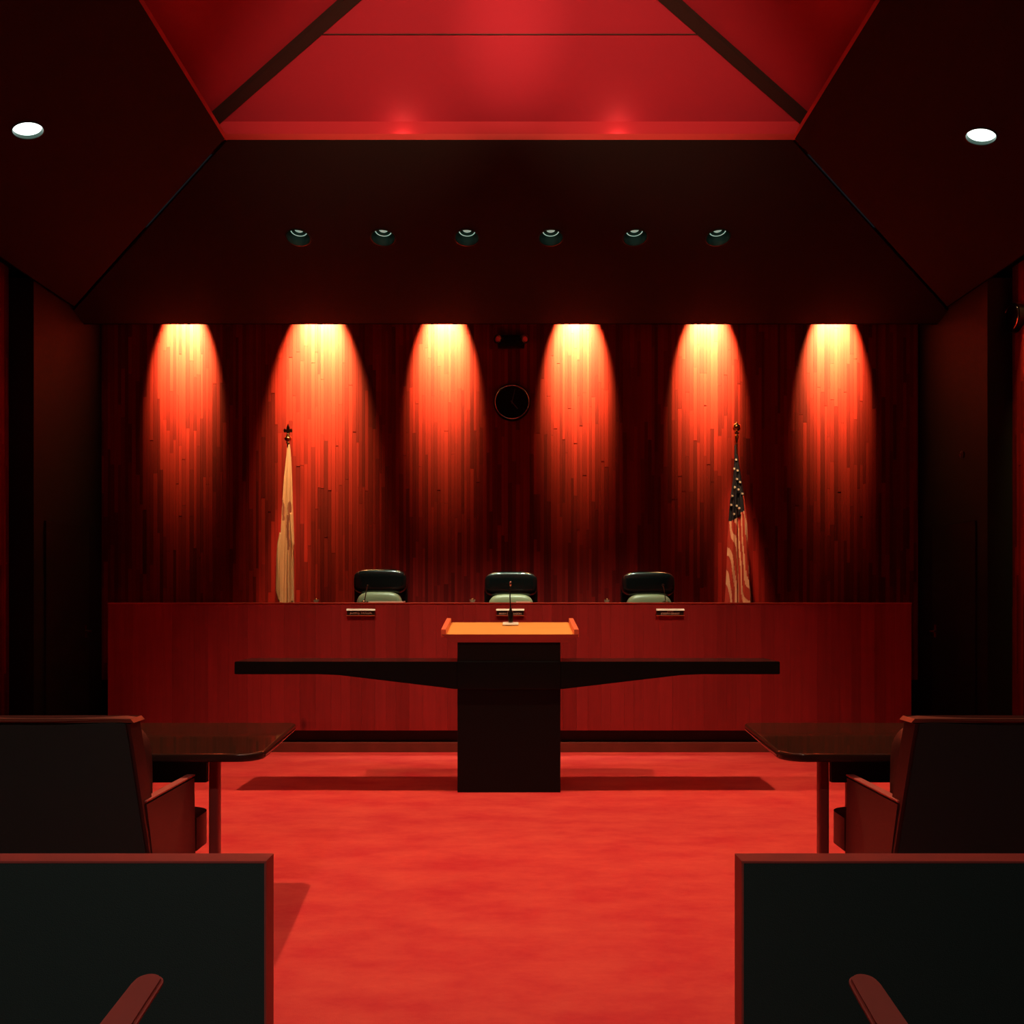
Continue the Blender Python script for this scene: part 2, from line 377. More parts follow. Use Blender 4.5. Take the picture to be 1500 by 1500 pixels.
# cove bulbs
def cove_bulb(x, y, power, label):
    t = thing('cove_bulb', label, 'light bulb', (x, y, OZ+.041), 'bulbs hidden in the lantern cove')
    bm = bmesh.new(); bm_lathe(bm, [(0, 0), (.018, 0), (.018, .012), (0, .012)], 16); obj('socket', bm, 'black_metal', t, True)
    bm = bmesh.new(); bm_lathe(bm, [(0, .012), (.010, .014), (.020, .032), (.022, .042), (.016, .056), (0, .062)], 16); obj('glass', bm, 'bulb_warm', t, True)
    lamp('bulb_light', 'POINT', (0, 0, 0.080), power, WARM, t, rad=0.01)
for x in (wx(590, UY), wx(905, UY)): cove_bulb(x, UY-0.045, P_COVE, 'bare warm bulb in the lantern cove above the bench, %s flag side' % ('cream' if x < 0 else 'striped'))
for x in (-1.3, 1.3): cove_bulb(x, UY0+0.075, P_COVE_SIDE, 'bare warm bulb in the lantern cove above the seats, %s flag side' % ('cream' if x < 0 else 'striped'))
for y in (5.2, 3.2):
    cove_bulb(UXL+.075, y, P_COVE_SIDE, 'bare warm bulb over the left counsel table in the lantern cove, %s' % ('towards the bench' if y > 4 else 'towards the seats'))
    cove_bulb(UXR-.075, y, P_COVE_SIDE, 'bare warm bulb over the right counsel table in the lantern cove, %s' % ('towards the bench' if y > 4 else 'towards the seats'))
# lantern downlights (above the frame)
def downlight(x, y, power, tgt, label, size=80):
    z = UZ+TS*(HW-abs(x-MXc)/RT)
    t = thing('lantern_downlight', label, 'lamp', (x, y, z), 'cylinder downlights under the lantern')
    bm = bmesh.new(); bm_lathe(bm, [(0, 0), (.05, 0), (.05, -.02), (.062, -.02), (.062, -.11), (.055, -.11), (.05, -.06), (0, -.06)], 24); obj('housing', bm, 'black_metal', t, True)
    bm = bmesh.new(); bm_lathe(bm, [(0, -.062), (.045, -.064), (.03, -.085), (0, -.09)], 20); obj('lens', bm, 'bulb_warm', t, True)
    lamp('downlight_beam', 'SPOT', (0, 0, -.115), power, WARM, t, (tgt[0]-x, tgt[1]-y, -z), size, 0.7, 0.05)
for sx in (-1, 1):
    downlight(1.85*sx, 5.93, P_FLOOR, (0.55*sx, 5.8), 'black cylinder downlight at the lectern end of the lantern, %s flag side' % ('cream' if sx < 0 else 'striped'))
    downlight(1.5*sx, 3.2, P_NEAR, (0.5*sx, 3.6), 'black cylinder downlight in mid lantern, %s flag side' % ('cream' if sx < 0 else 'striped'))
def cove_spot(sx, label):
    loc_ = Vector((UXR-.10 if sx > 0 else UXL+.10, 1.7, OZ+.041)); t = thing('cove_spotlight', label, 'lamp', loc_, 'spotlights in the side coves of the lantern')
    c = Vector((0, 0, .13)); ax = (Vector((-1.0*sx, 7.4, 5.60))-loc_-c).normalized(); mt = Matrix.Translation(c) @ ax.to_track_quat('-Z', 'Y').to_matrix().to_4x4()
    bm = bmesh.new(); bm_lathe(bm, [(0, .13), (.03, .13), (.042, .10), (.046, 0), (.042, 0), (.038, .06), (0, .07)], 20, mt); obj('housing', bm, 'black_metal', t, True)
    bm = bmesh.new(); bm_lathe(bm, [(0, .02), (.025, .03), (.032, .05), (0, .06)], 16, mt); obj('bulb', bm, 'bulb_warm', t, True)
    bm = bmesh.new(); bm_tube(bm, [(0, 0, 0), (0, 0, .10)], .012, 8); obj('stem', bm, 'black_metal', t, True)
    lb = lamp('cove_beam', 'SPOT', c+ax*.01, P_COVE_SPOT, WARM, t, c+ax, 25, 1.0, 0.03)
    lb.scale = (1, .60, 1)                           # lens throws a flat wide beam
cove_spot(-1, 'black spotlight in the lantern cove over the left counsel table')
cove_spot(1, 'black spotlight in the lantern cove over the right counsel table')
# ------------------------------------------------------------------ back wall with wood strips
bm = bmesh.new(); bm_box(bm, (-SX-.1, WALL+.012, 0), (SX+.1, WALL+.1, 5.6))
wb = struct(obj('wall_back', bm, 'dark_wall'), 'back wall clad in narrow upright strips of red wood', 'wall')
XW0, XW1 = wx(147, WALL), wx(1345, WALL)
SPX = [wx(p, WALL) for p in (270, 466, 650, 845, 1037, 1221)]
def strips(x0, x1, z0, z1, w=0.037, lmin=0.35, lmax=1.7):
    out = []; x = x0
    while x < x1-0.01:
        ww = min(w*random.uniform(0.75, 1.3), x1-x)
        z = z0-random.uniform(0, 1.2)
        while z < z1:
            L = random.uniform(lmin, lmax); a, b = max(z, z0), min(z+L, z1)
            if b-a > 0.02: out.append((x, x+ww, a, b, random.uniform(0.0070, 0.0095)))
            z += L
        x += ww
    return out
pcs = strips(XW0, XW1, 0.45, 5.3)
def score(p):
    cx, cz = (p[0]+p[1])/2, (p[2]+p[3])/2
    dx = min(abs(cx-s) for s in SPX)
    vis = max(0, min(p[3], 4.5)-max(p[2], 1.35))*(p[1]-p[0])
    return vis*(1.0 if dx < 0.5 else 0.35)*(1.3 if cz > 2.2 else 0.8)
pcs.sort(key=score, reverse=True)
bmu = bmesh.new(); bm_box(bmu, (0, 0, 0), (1, 1, 1)); unit = bpy.data.meshes.new('wood_strip'); bmu.to_mesh(unit); bmu.free(); unit.materials.append(M['strip'])
for p in pcs[:300]:
    o = bpy.data.objects.new('wood_strip', unit); COL.objects.link(o); o.parent = wb
    o.location = (p[0]+.0007, WALL+.013-p[4], p[2]+.0008); o.scale = (p[1]-p[0]-.0014, p[4], p[3]-p[2]-.0016)
bm = bmesh.new()
for p in pcs[300:]: bm_box(bm, (p[0]+.0007, WALL+.013-p[4], p[2]+.0008), (p[1]-.0007, WALL+.013, p[3]-.0008))
obj('wood_strips', bm, 'strip_many', wb, kind='stuff')
# ------------------------------------------------------------------ side walls
PX0, PY0 = 4.65, 8.92                               # dark projecting sections beside the bench
def side_wall(sx):
    nm = 'wall_left' if sx < 0 else 'wall_right'; word = 'left' if sx < 0 else 'right'
    bm = bmesh.new()
    bm_box(bm, (sx*SX, NY-.1, 0), (sx*(SX+.1), WALL+.1, 5.6))
    w = struct(obj(nm, bm, 'dark_wall'), 'dark %s side wall with a strip of red wood cladding' % word, 'wall')
    bm = bmesh.new(); bm_box(bm, (sx*PX0, PY0, 0), (sx*SX, WALL, 4.5)); obj('wall_pier', bm, 'dark_wall', w)
    bm = bmesh.new()
    for p in strips(2.0, PY0, 0.0, 4.6):
        bm_box(bm, (sx*SX, p[0]+.0007, p[2]+.0008), (sx*(SX-p[4]), p[1]-.0007, p[3]-.0008))
    obj('wood_strips', bm, 'strip_many', w, kind='stuff')
    # door beside the bench
    d = box('door_1' if sx < 0 else 'door_2', (sx*PX0, 9.12, 0.005), (sx*(PX0-.02), 10.05, 2.15), 'door', None, 0.004)
    struct(d, 'dark flush door in the %s side wall beside the bench' % word, 'door')
    hb = bmesh.new(); bm_tube(hb, [(sx*(PX0-.02), 9.965, 1.02), (sx*(PX0-.075), 9.965, 1.02)], 0.012)
    bm_tube(hb, [(sx*(PX0-.075), 9.975, 1.02), (sx*(PX0-.075), 9.86, 1.02)], 0.010)
    bm_box(hb, (sx*(PX0-.02), 9.94, .95), (sx*(PX0-.026), 9.99, 1.09))
    obj('door_handle', hb, 'chrome', d, True, 'chrome lever handle')
side_wall(-1); side_wall(1)
bm = bmesh.new(); bm_box(bm, (-SX-.1, NY-.2, 0), (SX+.1, NY-.1, 5.6)); struct(obj('wall_near', bm, 'dark_wall'), 'dark wall behind the public seats', 'wall')
# ------------------------------------------------------------------ wall washers in the plenum
def washer(x, y, z, power, tgt, label, group, size=62):
    t = thing('wall_washer', label, 'lamp', (x, y, z), group)
    ax = (Vector(tgt)-Vector((x, y, z))).normalized(); mt = ax.to_track_quat('-Z', 'Y').to_matrix().to_4x4()
    bm = bmesh.new(); bm_lathe(bm, [(0, .12), (.03, .12), (.045, .09), (.05, 0), (.046, 0), (.04, .05), (0, .06)], 20, mt); obj('housing', bm, 'black_metal', t, True)
    bm = bmesh.new(); bm_lathe(bm, [(0, .02), (.025, .028), (.032, .045), (0, .055)], 16, mt); obj('bulb', bm, 'bulb_warm', t, True)
    lamp('washer_beam', 'SPOT', ax*0.005, power, AMBER, t, ax*1.0, size, 1.0, 0.025)
WZ = 5.0
for i, x in enumerate(SPX):
    washer(x, WALL-0.34, WZ, P_WALL*(1.0, 1.05, 1.05, 1.1, 1.1, 1.05)[i], (x, WALL-0.0, WZ-.34/math.tan(math.radians(28))), 'wall washer lamp lighting the wood strips '+('beyond the cream flag', 'right above the cream flag', 'between the cream flag and the clock', 'next to the clock towards the striped flag', 'right above the striped flag', 'beyond the striped flag')[i], 'wall washers over the back wall', 47 if i != 1 else 56)
for sx, yy in ((1, 8.42), (1, 6.9), (-1, 7.3), (-1, 5.8)):
    washer(sx*(SX-.17), yy, 4.95, P_SIDE, (sx*SX, yy, 4.30), 'wall washer lamp above the %s side wall cladding' % ('right' if sx > 0 else 'left')+(', towards the bench' if yy > 7.1 else ', towards the seats'), 'wall washers over the %s side wall' % ('right' if sx > 0 else 'left'), 40)
# ------------------------------------------------------------------ recessed cans and slope downlights
def can(p, nrm, label, group, r=0.12, cool=True):
    t = thing('recessed_downlight', label, 'ceiling light', p, group)
    t.rotation_euler = nrm.to_track_quat('-Z', 'Y').to_euler()         # local -Z looks out of the ceiling
    return t
for i, p in enumerate(CANS):
    t = can(p, n_far, 'green-black recessed can light in the sloping ceiling above the bench', 'recessed cans above the judges bench')
    bm = bmesh.new(); bm_lathe(bm, [(.122, .0), (.122, -.004), (.112, -.006), (.110, 0), (.108, .09), (.09, .12), (0, .12)], 36); obj('can', bm, 'can', t, True)
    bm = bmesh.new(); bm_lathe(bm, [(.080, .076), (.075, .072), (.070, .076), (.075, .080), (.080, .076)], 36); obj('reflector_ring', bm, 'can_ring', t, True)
    bm = bmesh.new(); bm_lathe(bm, [(0, .076), (.025, .079), (.042, .088), (.044, .118), (0, .118)], 28); obj('bulb', bm, 'bulb_cool', t, True)
    dv = t.rotation_euler.to_matrix().inverted() @ (Vector((p.x, p.y+.55, 1.3))-p)
    if i in (0, 5):                                   # the end cans are turned to the flags
        dv = t.rotation_euler.to_matrix().inverted() @ (Vector((wx(422 if i == 0 else 1079, 9.9), 9.88, 2.1))-p)
    cb_ = lamp('can_beam', 'SPOT', (0, 0, -.015), 560 if i in (0, 5) else P_BENCH, (1, .56, .24) if i in (0, 5) else (.85, 1, .72), t, Vector((0, 0, -.015))+dv, 34 if i in (0, 5) else 48, 0.6, 0.07)
    if i in (0, 5): cb_.scale = (.30, 1, 1)
    t['label'] = 'green-black recessed can light in the sloping ceiling '+('above the cream flag', 'above the chair beside the cream flag', 'between clock and cream flag side chair', 'just past the clock towards the striped flag', 'above the chair on the striped flag side', 'above the striped flag')[i]
for p, nr, w_ in ((SIDE_L, n_lef, 'left'), (SIDE_R, n_rig, 'right')):
    t = can(p, nr, 'lit round white recessed light in the dark %s ceiling slope' % w_, 'lit recessed lights in the side slopes')
    bm = bmesh.new(); bm_lathe(bm, [(.112, 0), (.112, -.004), (.105, -.005), (.102, 0), (.101, .05), (0, .05)], 36); obj('can', bm, 'can', t, True)
    bm = bmesh.new(); bm_lathe(bm, [(0, .006), (.07, .010), (.1, .022), (.1, .03), (0, .03)], 36); obj('lens', bm, 'lens_cool', t, True)
    lamp('slope_beam', 'SPOT', (0, 0, -.01), P_SLOPE, COOL, t, None, 70, 0.7, 0.08)
for x, pw in ((-1.25, 1.0), (1.0, .5)):
    yy = -0.75; zz = ZL+(OZ-ZL)*(yy-NY)/(OY0-NY)
    t = can(Vector((x, yy, zz)), n_nea, 'round recessed light over the public seats, %s flag side' % ('cream' if x < 0 else 'striped'), 'recessed lights over the public seats')
    bm = bmesh.new(); bm_lathe(bm, [(.112, 0), (.112, -.01), (.105, -.012), (.102, -.004), (0, -.004)], 36); obj('can', bm, 'can', t, True)
    bm = bmesh.new(); bm_lathe(bm, [(0, -.009), (.09, -.008), (.1, -.005), (0, -.005)], 36); obj('lens', bm, 'lens_cool', t, True)
    lamp('public_beam', 'SPOT', (0, 0, -.02), P_PUBLIC*pw, (.9, 1, .9), t, Vector((0, 0, -.02))+t.rotation_euler.to_matrix().inverted() @ (Vector((x*1.15, 2.5, .7))-Vector((x, yy, zz))), 62, 0.9, 0.08)
# ------------------------------------------------------------------ judges bench
BX0, BX1 = wx(158, BEN), wx(1335, BEN)
BT, BB = wz(882.6, BEN), wz(1070, BEN)
jb = thing('judges_bench', 'long red wood judges bench with a flat front of upright boards', 'bench', (0, BEN, 0))
def loc(b): return b
bm = bmesh.new(); bm_box(bm, (BX0, .022, BB), (BX1, .06, BT-.012)); obj('front_core', bm, 'bench', jb)
x = BX0
while x < BX1-0.004:
    w_ = min(random.choice((0.085, 0.10, 0.12, 0.14)), BX1-x)
    if BX1-(x+w_) < 0.05: w_ = BX1-x
    box('front_board', (x+.0004, random.uniform(-.0010, .0), BB), (x+w_-.0004, .022, BT-.012), 'bench', jb)
    x += w_
box('top_cap', (BX0-.004, -.006, BT-.012), (BX1+.004, .30, BT), 'bench_edge', jb, 0.003)
box('end_panel', (BX0, .06, BB), (BX0+.04, 1.0, BT-.012), 'bench', jb); box('end_panel', (BX1-.04, .06, BB), (BX1, 1.0, BT-.012), 'bench', jb)
box('desk_top', (BX0+.04, .30, BT-.03), (BX1-.04, 0.85, BT-.001), 'table', jb, 0.002)
box('toe_kick', (BX0+.02, .07, 0.0), (BX1-.02, .10, BB+.02), 'toe', jb)
box('base_step', (BX0, .0, 0), (BX1, .085, wz(1088, BEN)), 'step', jb, 0.003)
# platform
PZ = 0.42
bm = bmesh.new(); bm_box(bm, (BX0+.045, BEN+.11, 0.001), (BX1-.045, WALL, PZ)); struct(obj('floor', bm, 'carpet'), 'raised red carpet platform behind the judges bench', 'floor')
# name plates
def plate(px0, px1, lines, label):
    x0, x1 = wx(px0, BEN), wx(px1, BEN); zt, zb = wz(891.5, BEN), wz(902, BEN); xc = (x0+x1)/2
    t = thing('name_plate', label, 'name plate', (xc, BEN-.0012, zb), 'name plates on the bench front'); hw = (x1-x0)/2; h = zt-zb
    box('plate_panel', (-hw+.006, -.012, 0.004), (hw-.006, 0, h-.01), 'plate', t)
    bm = bmesh.new(); bm_prism(bm, [(0, h), (-.022, h-.014), (-.022, h-.019), (0, h-.019)], 'x', -hw, hw); obj('plate_holder', bm, 'white', t)
    box('plate_holder', (-hw, -.020, 0), (hw, 0, .004), 'rail', t)
    for k, (s, sz, zz) in enumerate(lines):
        cu = bpy.data.curves.new('lettering', 'FONT'); cu.body = s; cu.size = sz; cu.align_x = 'CENTER'; cu.extrude = 0.0006; cu.offset = 0.0006
        fo = bpy.data.objects.new('lettering', cu); COL.objects.link(fo)
        dg = bpy.context.evaluated_depsgraph_get(); me = bpy.data.meshes.new_from_object(fo.evaluated_get(dg)); bpy.data.objects.remove(fo)
        me.materials.clear(); me.materials.append(M['letter'])
        o = bpy.data.objects.new('lettering', me); COL.objects.link(o); o.parent = t; o.location = (0, -.0128, zz); o.rotation_euler = (math.pi/2, 0, 0)
plate(508, 550, [('JOHN J. TAYLOR', .026, .018)], 'dark name plate on the bench front below the chair beside the cream flag')
plate(727, 768, [('JUDGE', .018, .034), ('MARY D. GLEASON', .023, .011)], 'dark name plate on the bench front behind the lectern microphone')
plate(961, 1002, [('JUDGE', .018, .034), ('JOSEPH GRANT', .024, .011)], 'dark name plate on the bench front below the chair nearest the striped flag')
# ------------------------------------------------------------------ judges chairs
CHD = 9.4
def judge_chair(px, pytop, label):
    xc = wx(px, CHD); zt = wz(pytop, CHD)
    t = thing('judge_chair', label, 'chair', (xc, CHD, PZ), 'black leather chairs behind the bench'); z = zt-PZ
    bm = bmesh.new(); bm_superell(bm, (0, 0.02, z-.135), (.272, .095, .135), 0.55, 0.45); obj('head_cushion', bm, 'leather', t, True)
    bm = bmesh.new(); bm_superell(bm, (0, -.045, z-.46), (.235, .10, .225), 0.5, 0.55); obj('back_cushion', bm, 'leather_lit', t, True, 'lower back cushion of leather with its highlight painted in sage')
    bm = bmesh.new(); bm_superell(bm, (0, .075, z-.42), (.278, .045, .40), 0.35, 0.4); obj('back_shell', bm, 'leather', t, True)
    bm = bmesh.new(); bm_superell(bm, (0, -.26, .47), (.27, .27, .075), 0.5, 0.4); obj('seat', bm, 'leather', t, True)
    for s in (-1, 1):
        bm = bmesh.new(); bm_box(bm, (s*.25-.03, -.42, .64), (s*.25+.03, .04, .68), .015); bm_box(bm, (s*.25-.02, -.24, .44), (s*.25+.02, -.18, .65)); obj('armrest', bm, 'leather', t, True)
    bm = bmesh.new(); bm_lathe(bm, [(0, .09), (.03, .09), (.03, .41), (0, .41)], 16, Matrix.Translation((0, -.2, 0))); obj('column', bm, 'black_metal', t, True)
    for k in range(5):
        a = 2*math.pi*k/5+.3; bm = bmesh.new()
        bm_tube(bm, [(0, -.2, .10), (.29*math.cos(a), -.2+.29*math.sin(a), .065)], [.026, .016], 8)
        bm_superell(bm, (.29*math.cos(a), -.2+.29*math.sin(a), .032), (.028, .028, .032), 1, 1, 12, 8); obj('leg', bm, 'black_metal', t, True)
judge_chair(557, 833.5, 'black leather judge chair beside the cream flag, cushion with painted highlight showing')
judge_chair(748.5, 837, 'black leather judge chair straight behind the lectern microphone')
judge_chair(949.5, 837, 'black leather judge chair behind the bench on the striped flag side')
# ------------------------------------------------------------------ small things on the bench
def mic_bench(px_base, px_top, pytop, label):
    d = BEN+.55; z0 = BT+.0005; t = thing('gooseneck_microphone', label, 'microphone', (wx(px_base, d), d, z0), 'gooseneck microphones on the bench')
    bm = bmesh.new(); bm_lathe(bm, [(0, 0), (.035, 0), (.035, .005), (.012, .018), (0, .02)], 20); obj('base', bm, 'black_metal', t, True)
    dx = wx(px_top, d)-wx(px_base, d); hz = wz(pytop, d)-z0
    bm = bmesh.new(); bm_tube(bm, [(0, 0, .018), (dx*.25, -.01, hz*.4), (dx*.6, -.02, hz*.75), (dx, -.04, hz)], .0045, 8); obj('gooseneck', bm, 'dull_chrome', t, True)
    bm = bmesh.new(); bm_superell(bm, (dx, -.045, hz), (.010, .026, .010), 1, 1, 12, 10); obj('capsule', bm, 'black_metal', t, True)
mic_bench(534, 540, 858, 'thin gooseneck microphone in front of the chair beside the cream flag')
mic_bench(975, 970, 857, 'thin gooseneck microphone in front of the chair on the striped flag side')
def cup(px, label):
    d = BEN+.45; t = thing('cup', label, 'cup', (wx(px, d), d, BT+.0005), 'small pale cups on the bench')
    bm = bmesh.new(); bm_lathe(bm, [(0, 0), (.020, 0), (.026, .020), (.026, .024), (.022, .024), (.018, .004), (0, .004)], 20); obj('body', bm, 'ceramic', t, True)
    bm = bmesh.new(); bm_lathe(bm, [(0, .0245), (.026, .0245), (.026, .029), (.010, .032), (.006, .038), (0, .039)], 20); obj('lid', bm, 'brass', t, True)
cup(463, 'small pale lidded cup on the bench by the cream flag')
cup(692, 'small pale lidded cup on the bench by the middle chair')
cup(889, 'small pale lidded cup on the bench nearest the striped flag')
def paper(px0, px1, label):
    d = BEN+.03; t = thing('paper_stack', label, 'paper', ((wx(px0, d)+wx(px1, d))/2, d, BT), 'papers on the bench top'); hw = (wx(px1, d)-wx(px0, d))/2
    for k in range(3):
        box('sheet', (-hw+random.uniform(-.003, .003), 0, k*.004), (hw+random.uniform(-.003, .003), .2, k*.004+.0036), 'white', t)
paper(540, 590, 'stack of white paper on the bench before the cream flag side chair')
paper(756, 777, 'narrow stack of white paper on the bench before the middle chair')
# ------------------------------------------------------------------ flags
def flag_mesh(bm, prof, folds, zb, faces_mat, nu=96, nv=220, depth=0.55, amp=0.12, tw=1.2, ph0=0.0):
    """prof: list (z, x_left, x_right) from the top down; a folded drape hanging round the pole"""
    rows = []
    zs = [p[0] for p in prof]
    for j in range(nv+1):
        z = zs[0]+(zs[-1]-zs[0])*j/nv
        for a, b in zip(prof, prof[1:]):
            if a[0] >= z >= b[0]:
                f = (a[0]-z)/(a[0]-b[0]+1e-9); xl = a[1]+(b[1]-a[1])*f; xr = a[2]+(b[2]-a[2])*f; break
        cx, hw = (xl+xr)/2, (xr-xl)/2; v = j/nv; row = []
        for i in range(nu):
            th = 2*math.pi*i/nu
            k = 1+amp*min(1, v*4)*(1-2*abs(math.sin(folds*.5*th+tw*v*1.5+ph0)))+amp*.35*min(1, v*4)*math.sin((folds*2-1)*th-2.3*v+ph0)
            k /= (1+amp*1.2)
            row.append(bm.verts.new((cx+hw*math.cos(th)*(k*.25+.75), -hw*depth*math.sin(th)*k*1.25, z)))
        rows.append(row)
    for j in range(nv):
        for i in range(nu):
            f = bm.faces.new((rows[j][i], rows[j][(i+1) % nu], rows[j+1][(i+1) % nu], rows[j+1][i]))
            th = 2*math.pi*(i+.5)/nu
            f.material_index = faces_mat((j+.5)/nv, th); f.smooth = True
    bm.faces.new(rows[0]); bm.faces.new(rows[-1][::-1])
    bmesh.ops.recalc_face_normals(bm, faces=bm.faces[:])
    return rows
FD = 9.9
def pole(t, ztop, mat='dark_brass'):
    bm = bmesh.new(); bm_lathe(bm, [(0, 0), (.15, 0), (.15, .02), (.10, .05), (.035, .09), (.03, .14), (0, .14)], 28); obj('base', bm, 'brass', t, True)
    bm = bmesh.new(); bm_lathe(bm, [(0, .1), (.013, .1), (.013, ztop), (0, ztop)], 14); obj('pole', bm, mat, t, True)
def prof_px(xc, rows, d=FD): return [(wz(y, d)-PZ, wx(a, d)-xc, wx(b, d)-xc) for y, a, b in rows]
# cream flag
xc = wx(422, FD); fl = thing('flag', 'cream flag furled on a pole with a dark leaf-shaped finial', 'flag', (xc, FD, PZ))
pole(fl, wz(648, FD)-PZ)
pr = prof_px(xc, [(650, 420.5, 425), (670, 418.5, 427), (700, 415, 428.5), (740, 412.5, 429.5), (790, 410, 431.5), (830, 408.5, 431), (882, 408.5, 431), (960, 407, 432), (1000, 407, 432)])
def cream_mat(v, th):
    x = math.cos(th); y = 652+v*350
    w = .10*math.sin(y*.16)+.05*math.sin(y*.33+1)
    if math.sin(th) > 0 and ((y-747)/10)**2+((x-.55+w*.3)/.38)**2 < 1: return 1
    if math.sin(th) > 0 and 757 < y < 808 and .02+w*.4+max(0, y-790)*.012 < x < .50+w*.5: return 1
    if math.sin(th) > 0 and 735 < y < 765 and -.75+w < x < -.5+w: return 1
    return 0
bm = bmesh.new(); flag_mesh(bm, pr, 5, 0, cream_mat, amp=.50, tw=.35, depth=.85); obj('drape', bm, ['cream', 'emblem'], fl)
pr = prof_px(xc, [(780, 410, 413), (797, 406.4, 413), (815, 405.2, 413), (845, 405, 414), (866, 404.5, 412), (880, 408, 414)])
bm = bmesh.new(); flag_mesh(bm, pr, 3, 0, lambda v, th: 0, 40, 40, .8, .2); o = obj('drape_fold', bm, 'cream', fl); o.location.y = -.02
pr = prof_px(xc, [(752, 426, 429.5), (775, 427, 431), (798, 428.5, 433.6), (803, 429, 431.5), (840, 428.5, 431.5), (882, 428, 431.3)])
bm = bmesh.new(); flag_mesh(bm, pr, 3, 0, lambda v, th: 0, 40, 40, .9, .15); o = obj('drape_fold', bm, 'cream', fl); o.location.y = -.06
bm = bmesh.new(); zb = wz(643, FD)-PZ
bm_lathe(bm, [(0, -.05), (.022, -.05), (.018, -.025), (.036, -.01), (.042, .005), (.036, .022), (.018, .036), (.01, .06), (0, .06)], 20, Matrix.Translation((0, 0, zb))); obj('finial_ball', bm, 'brass', fl, True)
leaf = [(a*1.2, .03+(b-.03)*1.25) for a, b in [(0, .14), (.012, .105), (.016, .085), (.03, .095), (.040, .080), (.034, .062), (.018, .066), (.010, .055), (.016, .04), (-.016, .04), (-.010, .055), (-.018, .066), (-.034, .062), (-.040, .080), (-.03, .095), (-.016, .085), (-.012, .105)]]
bm = bmesh.new(); bm_prism(bm, [(a, b+zb) for a, b in leaf], 'y', -.008, .008); obj('finial_leaf', bm, 'dark_brass', fl)
# striped flag
xc = wx(1079, FD); fl = thing('flag', 'red and white striped flag with a starred navy canton furled on a pole', 'flag', (xc, FD, PZ))
pole(fl, wz(650, FD)-PZ)
PRO = [(652, 1076, 1079.5), (680, 1075, 1083), (705, 1073, 1087), (730, 1069.5, 1091), (760, 1067, 1095), (800, 1065, 1097), (840, 1063, 1099.5), (882, 1060.5, 1102.5), (960, 1057, 1106), (1000, 1057, 1106)]
pr = prof_px(xc, PRO)
def us_mat(v, th):
    x = math.cos(th); y = 652+v*348; front = math.sin(th) > 0
    edge = 764-12*(x+1)/2-(5 if x > .2 else 0)
    if x > .62 and y > 726: navy = False
    else: navy = y < edge
    if navy: return 0
    ph = (x*2.3+(y-760)*(-.016)+.38*math.sin(y*.03+x*3)+.10*math.sin(y*.08+x*5)) if front else x*3
    return 2 if (ph % 1.0) < .40 else 1
bm = bmesh.new(); flag_mesh(bm, pr, 6, 0, us_mat, 120, 240, amp=.46, tw=.5, depth=.8); obj('drape', bm, ['navy', 'flag_red', 'flag_white'], fl)
sp = [(1077.5, 674), (1075, 687), (1079.2, 690), (1078, 702.5), (1082.5, 707), (1075, 714.5), (1079.7, 718), (1071.5, 727), (1085.5, 724), (1070, 740), (1076.5, 742), (1080, 745.5), (1073, 754)]
for (px, py) in sp:
    f = next((a, b) for a, b in zip(PRO, PRO[1:]) if a[0] <= py <= b[0]); q = (py-f[0][0])/(f[1][0]-f[0][0])
    xl = f[0][1]+(f[1][1]-f[0][1])*q; xr = f[0][2]+(f[1][2]-f[0][2])*q; hw = (xr-xl)/2*FD/F; u = max(-.95, min(.95, (px-(xl+xr)/2)/((xr-xl)/2)))
    yy = -hw*.8*1.25*math.sqrt(1-u*u)-.004
    st = []
    for k in range(10):
        a = math.pi/2+k*math.pi/5+.4; r = .0150 if k % 2 == 0 else .0070; st.append((wx(px, FD)-xc+r*math.cos(a), wz(py, FD)-PZ+r*math.sin(a)))
    bm = bmesh.new(); bm_prism(bm, st, 'y', yy, yy+.02); obj('star', bm, 'star', fl)
zb = wz(626, FD)-PZ
bm = bmesh.new(); bm_superell(bm, (0, 0, zb), (.045, .045, .045), 1, 1, 24, 16); bm_lathe(bm, [(0, .044), (.008, .046), (.004, .062), (0, .066)], 12, Matrix.Translation((0, 0, zb))); obj('finial_ball', bm, 'brass', fl, True)
bm = bmesh.new(); bm_lathe(bm, [(0, -.17), (.013, -.17), (.018, -.13), (.024, -.10), (.014, -.075), (.028, -.066), (.028, -.058), (.012, -.05), (0, -.04)], 18, Matrix.Translation((0, 0, zb))); obj('finial_stem', bm, 'brass', fl, True)
# ------------------------------------------------------------------ clock and emergency lamp on the back wall
CD = WALL-.01; xc, zc = wx(750, CD), wz(590, CD); R = 27*CD/F
ck = thing('wall_clock', 'round black wall clock with a thin shiny rim', 'clock', (xc, CD, zc))
RX = Matrix.Rotation(math.pi/2, 4, 'X')
bm = bmesh.new(); bm_lathe(bm, [(0, -.0), (R, 0), (R, .03), (R*.93, .055), (R*.86, .05), (R*.86, .035), (0, .035)], 48, RX); obj('case', bm, 'black_metal', ck, True)
bm = bmesh.new(); prof = [(R*.90+.006*math.cos(a), .052+.006*math.sin(a)) for a in [2*math.pi*k/10 for k in range(11)]]; bm_lathe(bm, prof, 64, RX); obj('rim', bm, 'chrome', ck, True)
bm = bmesh.new(); bm_lathe(bm, [(0, .036), (R*.85, .036), (R*.85, .034), (0, .034)], 48, RX); obj('dial', bm, 'clock_face', ck)
for name, ang, L, w_ in (('minute_hand', 13, .155, .004), ('hour_hand', 140, .10, .005)):
    a = math.radians(ang); bm = bmesh.new(); bm_box(bm, (-w_, -.042, -.02), (w_, -.039, L))
    o = obj(name, bm, 'hand', ck); o.rotation_euler = (0, a, 0)
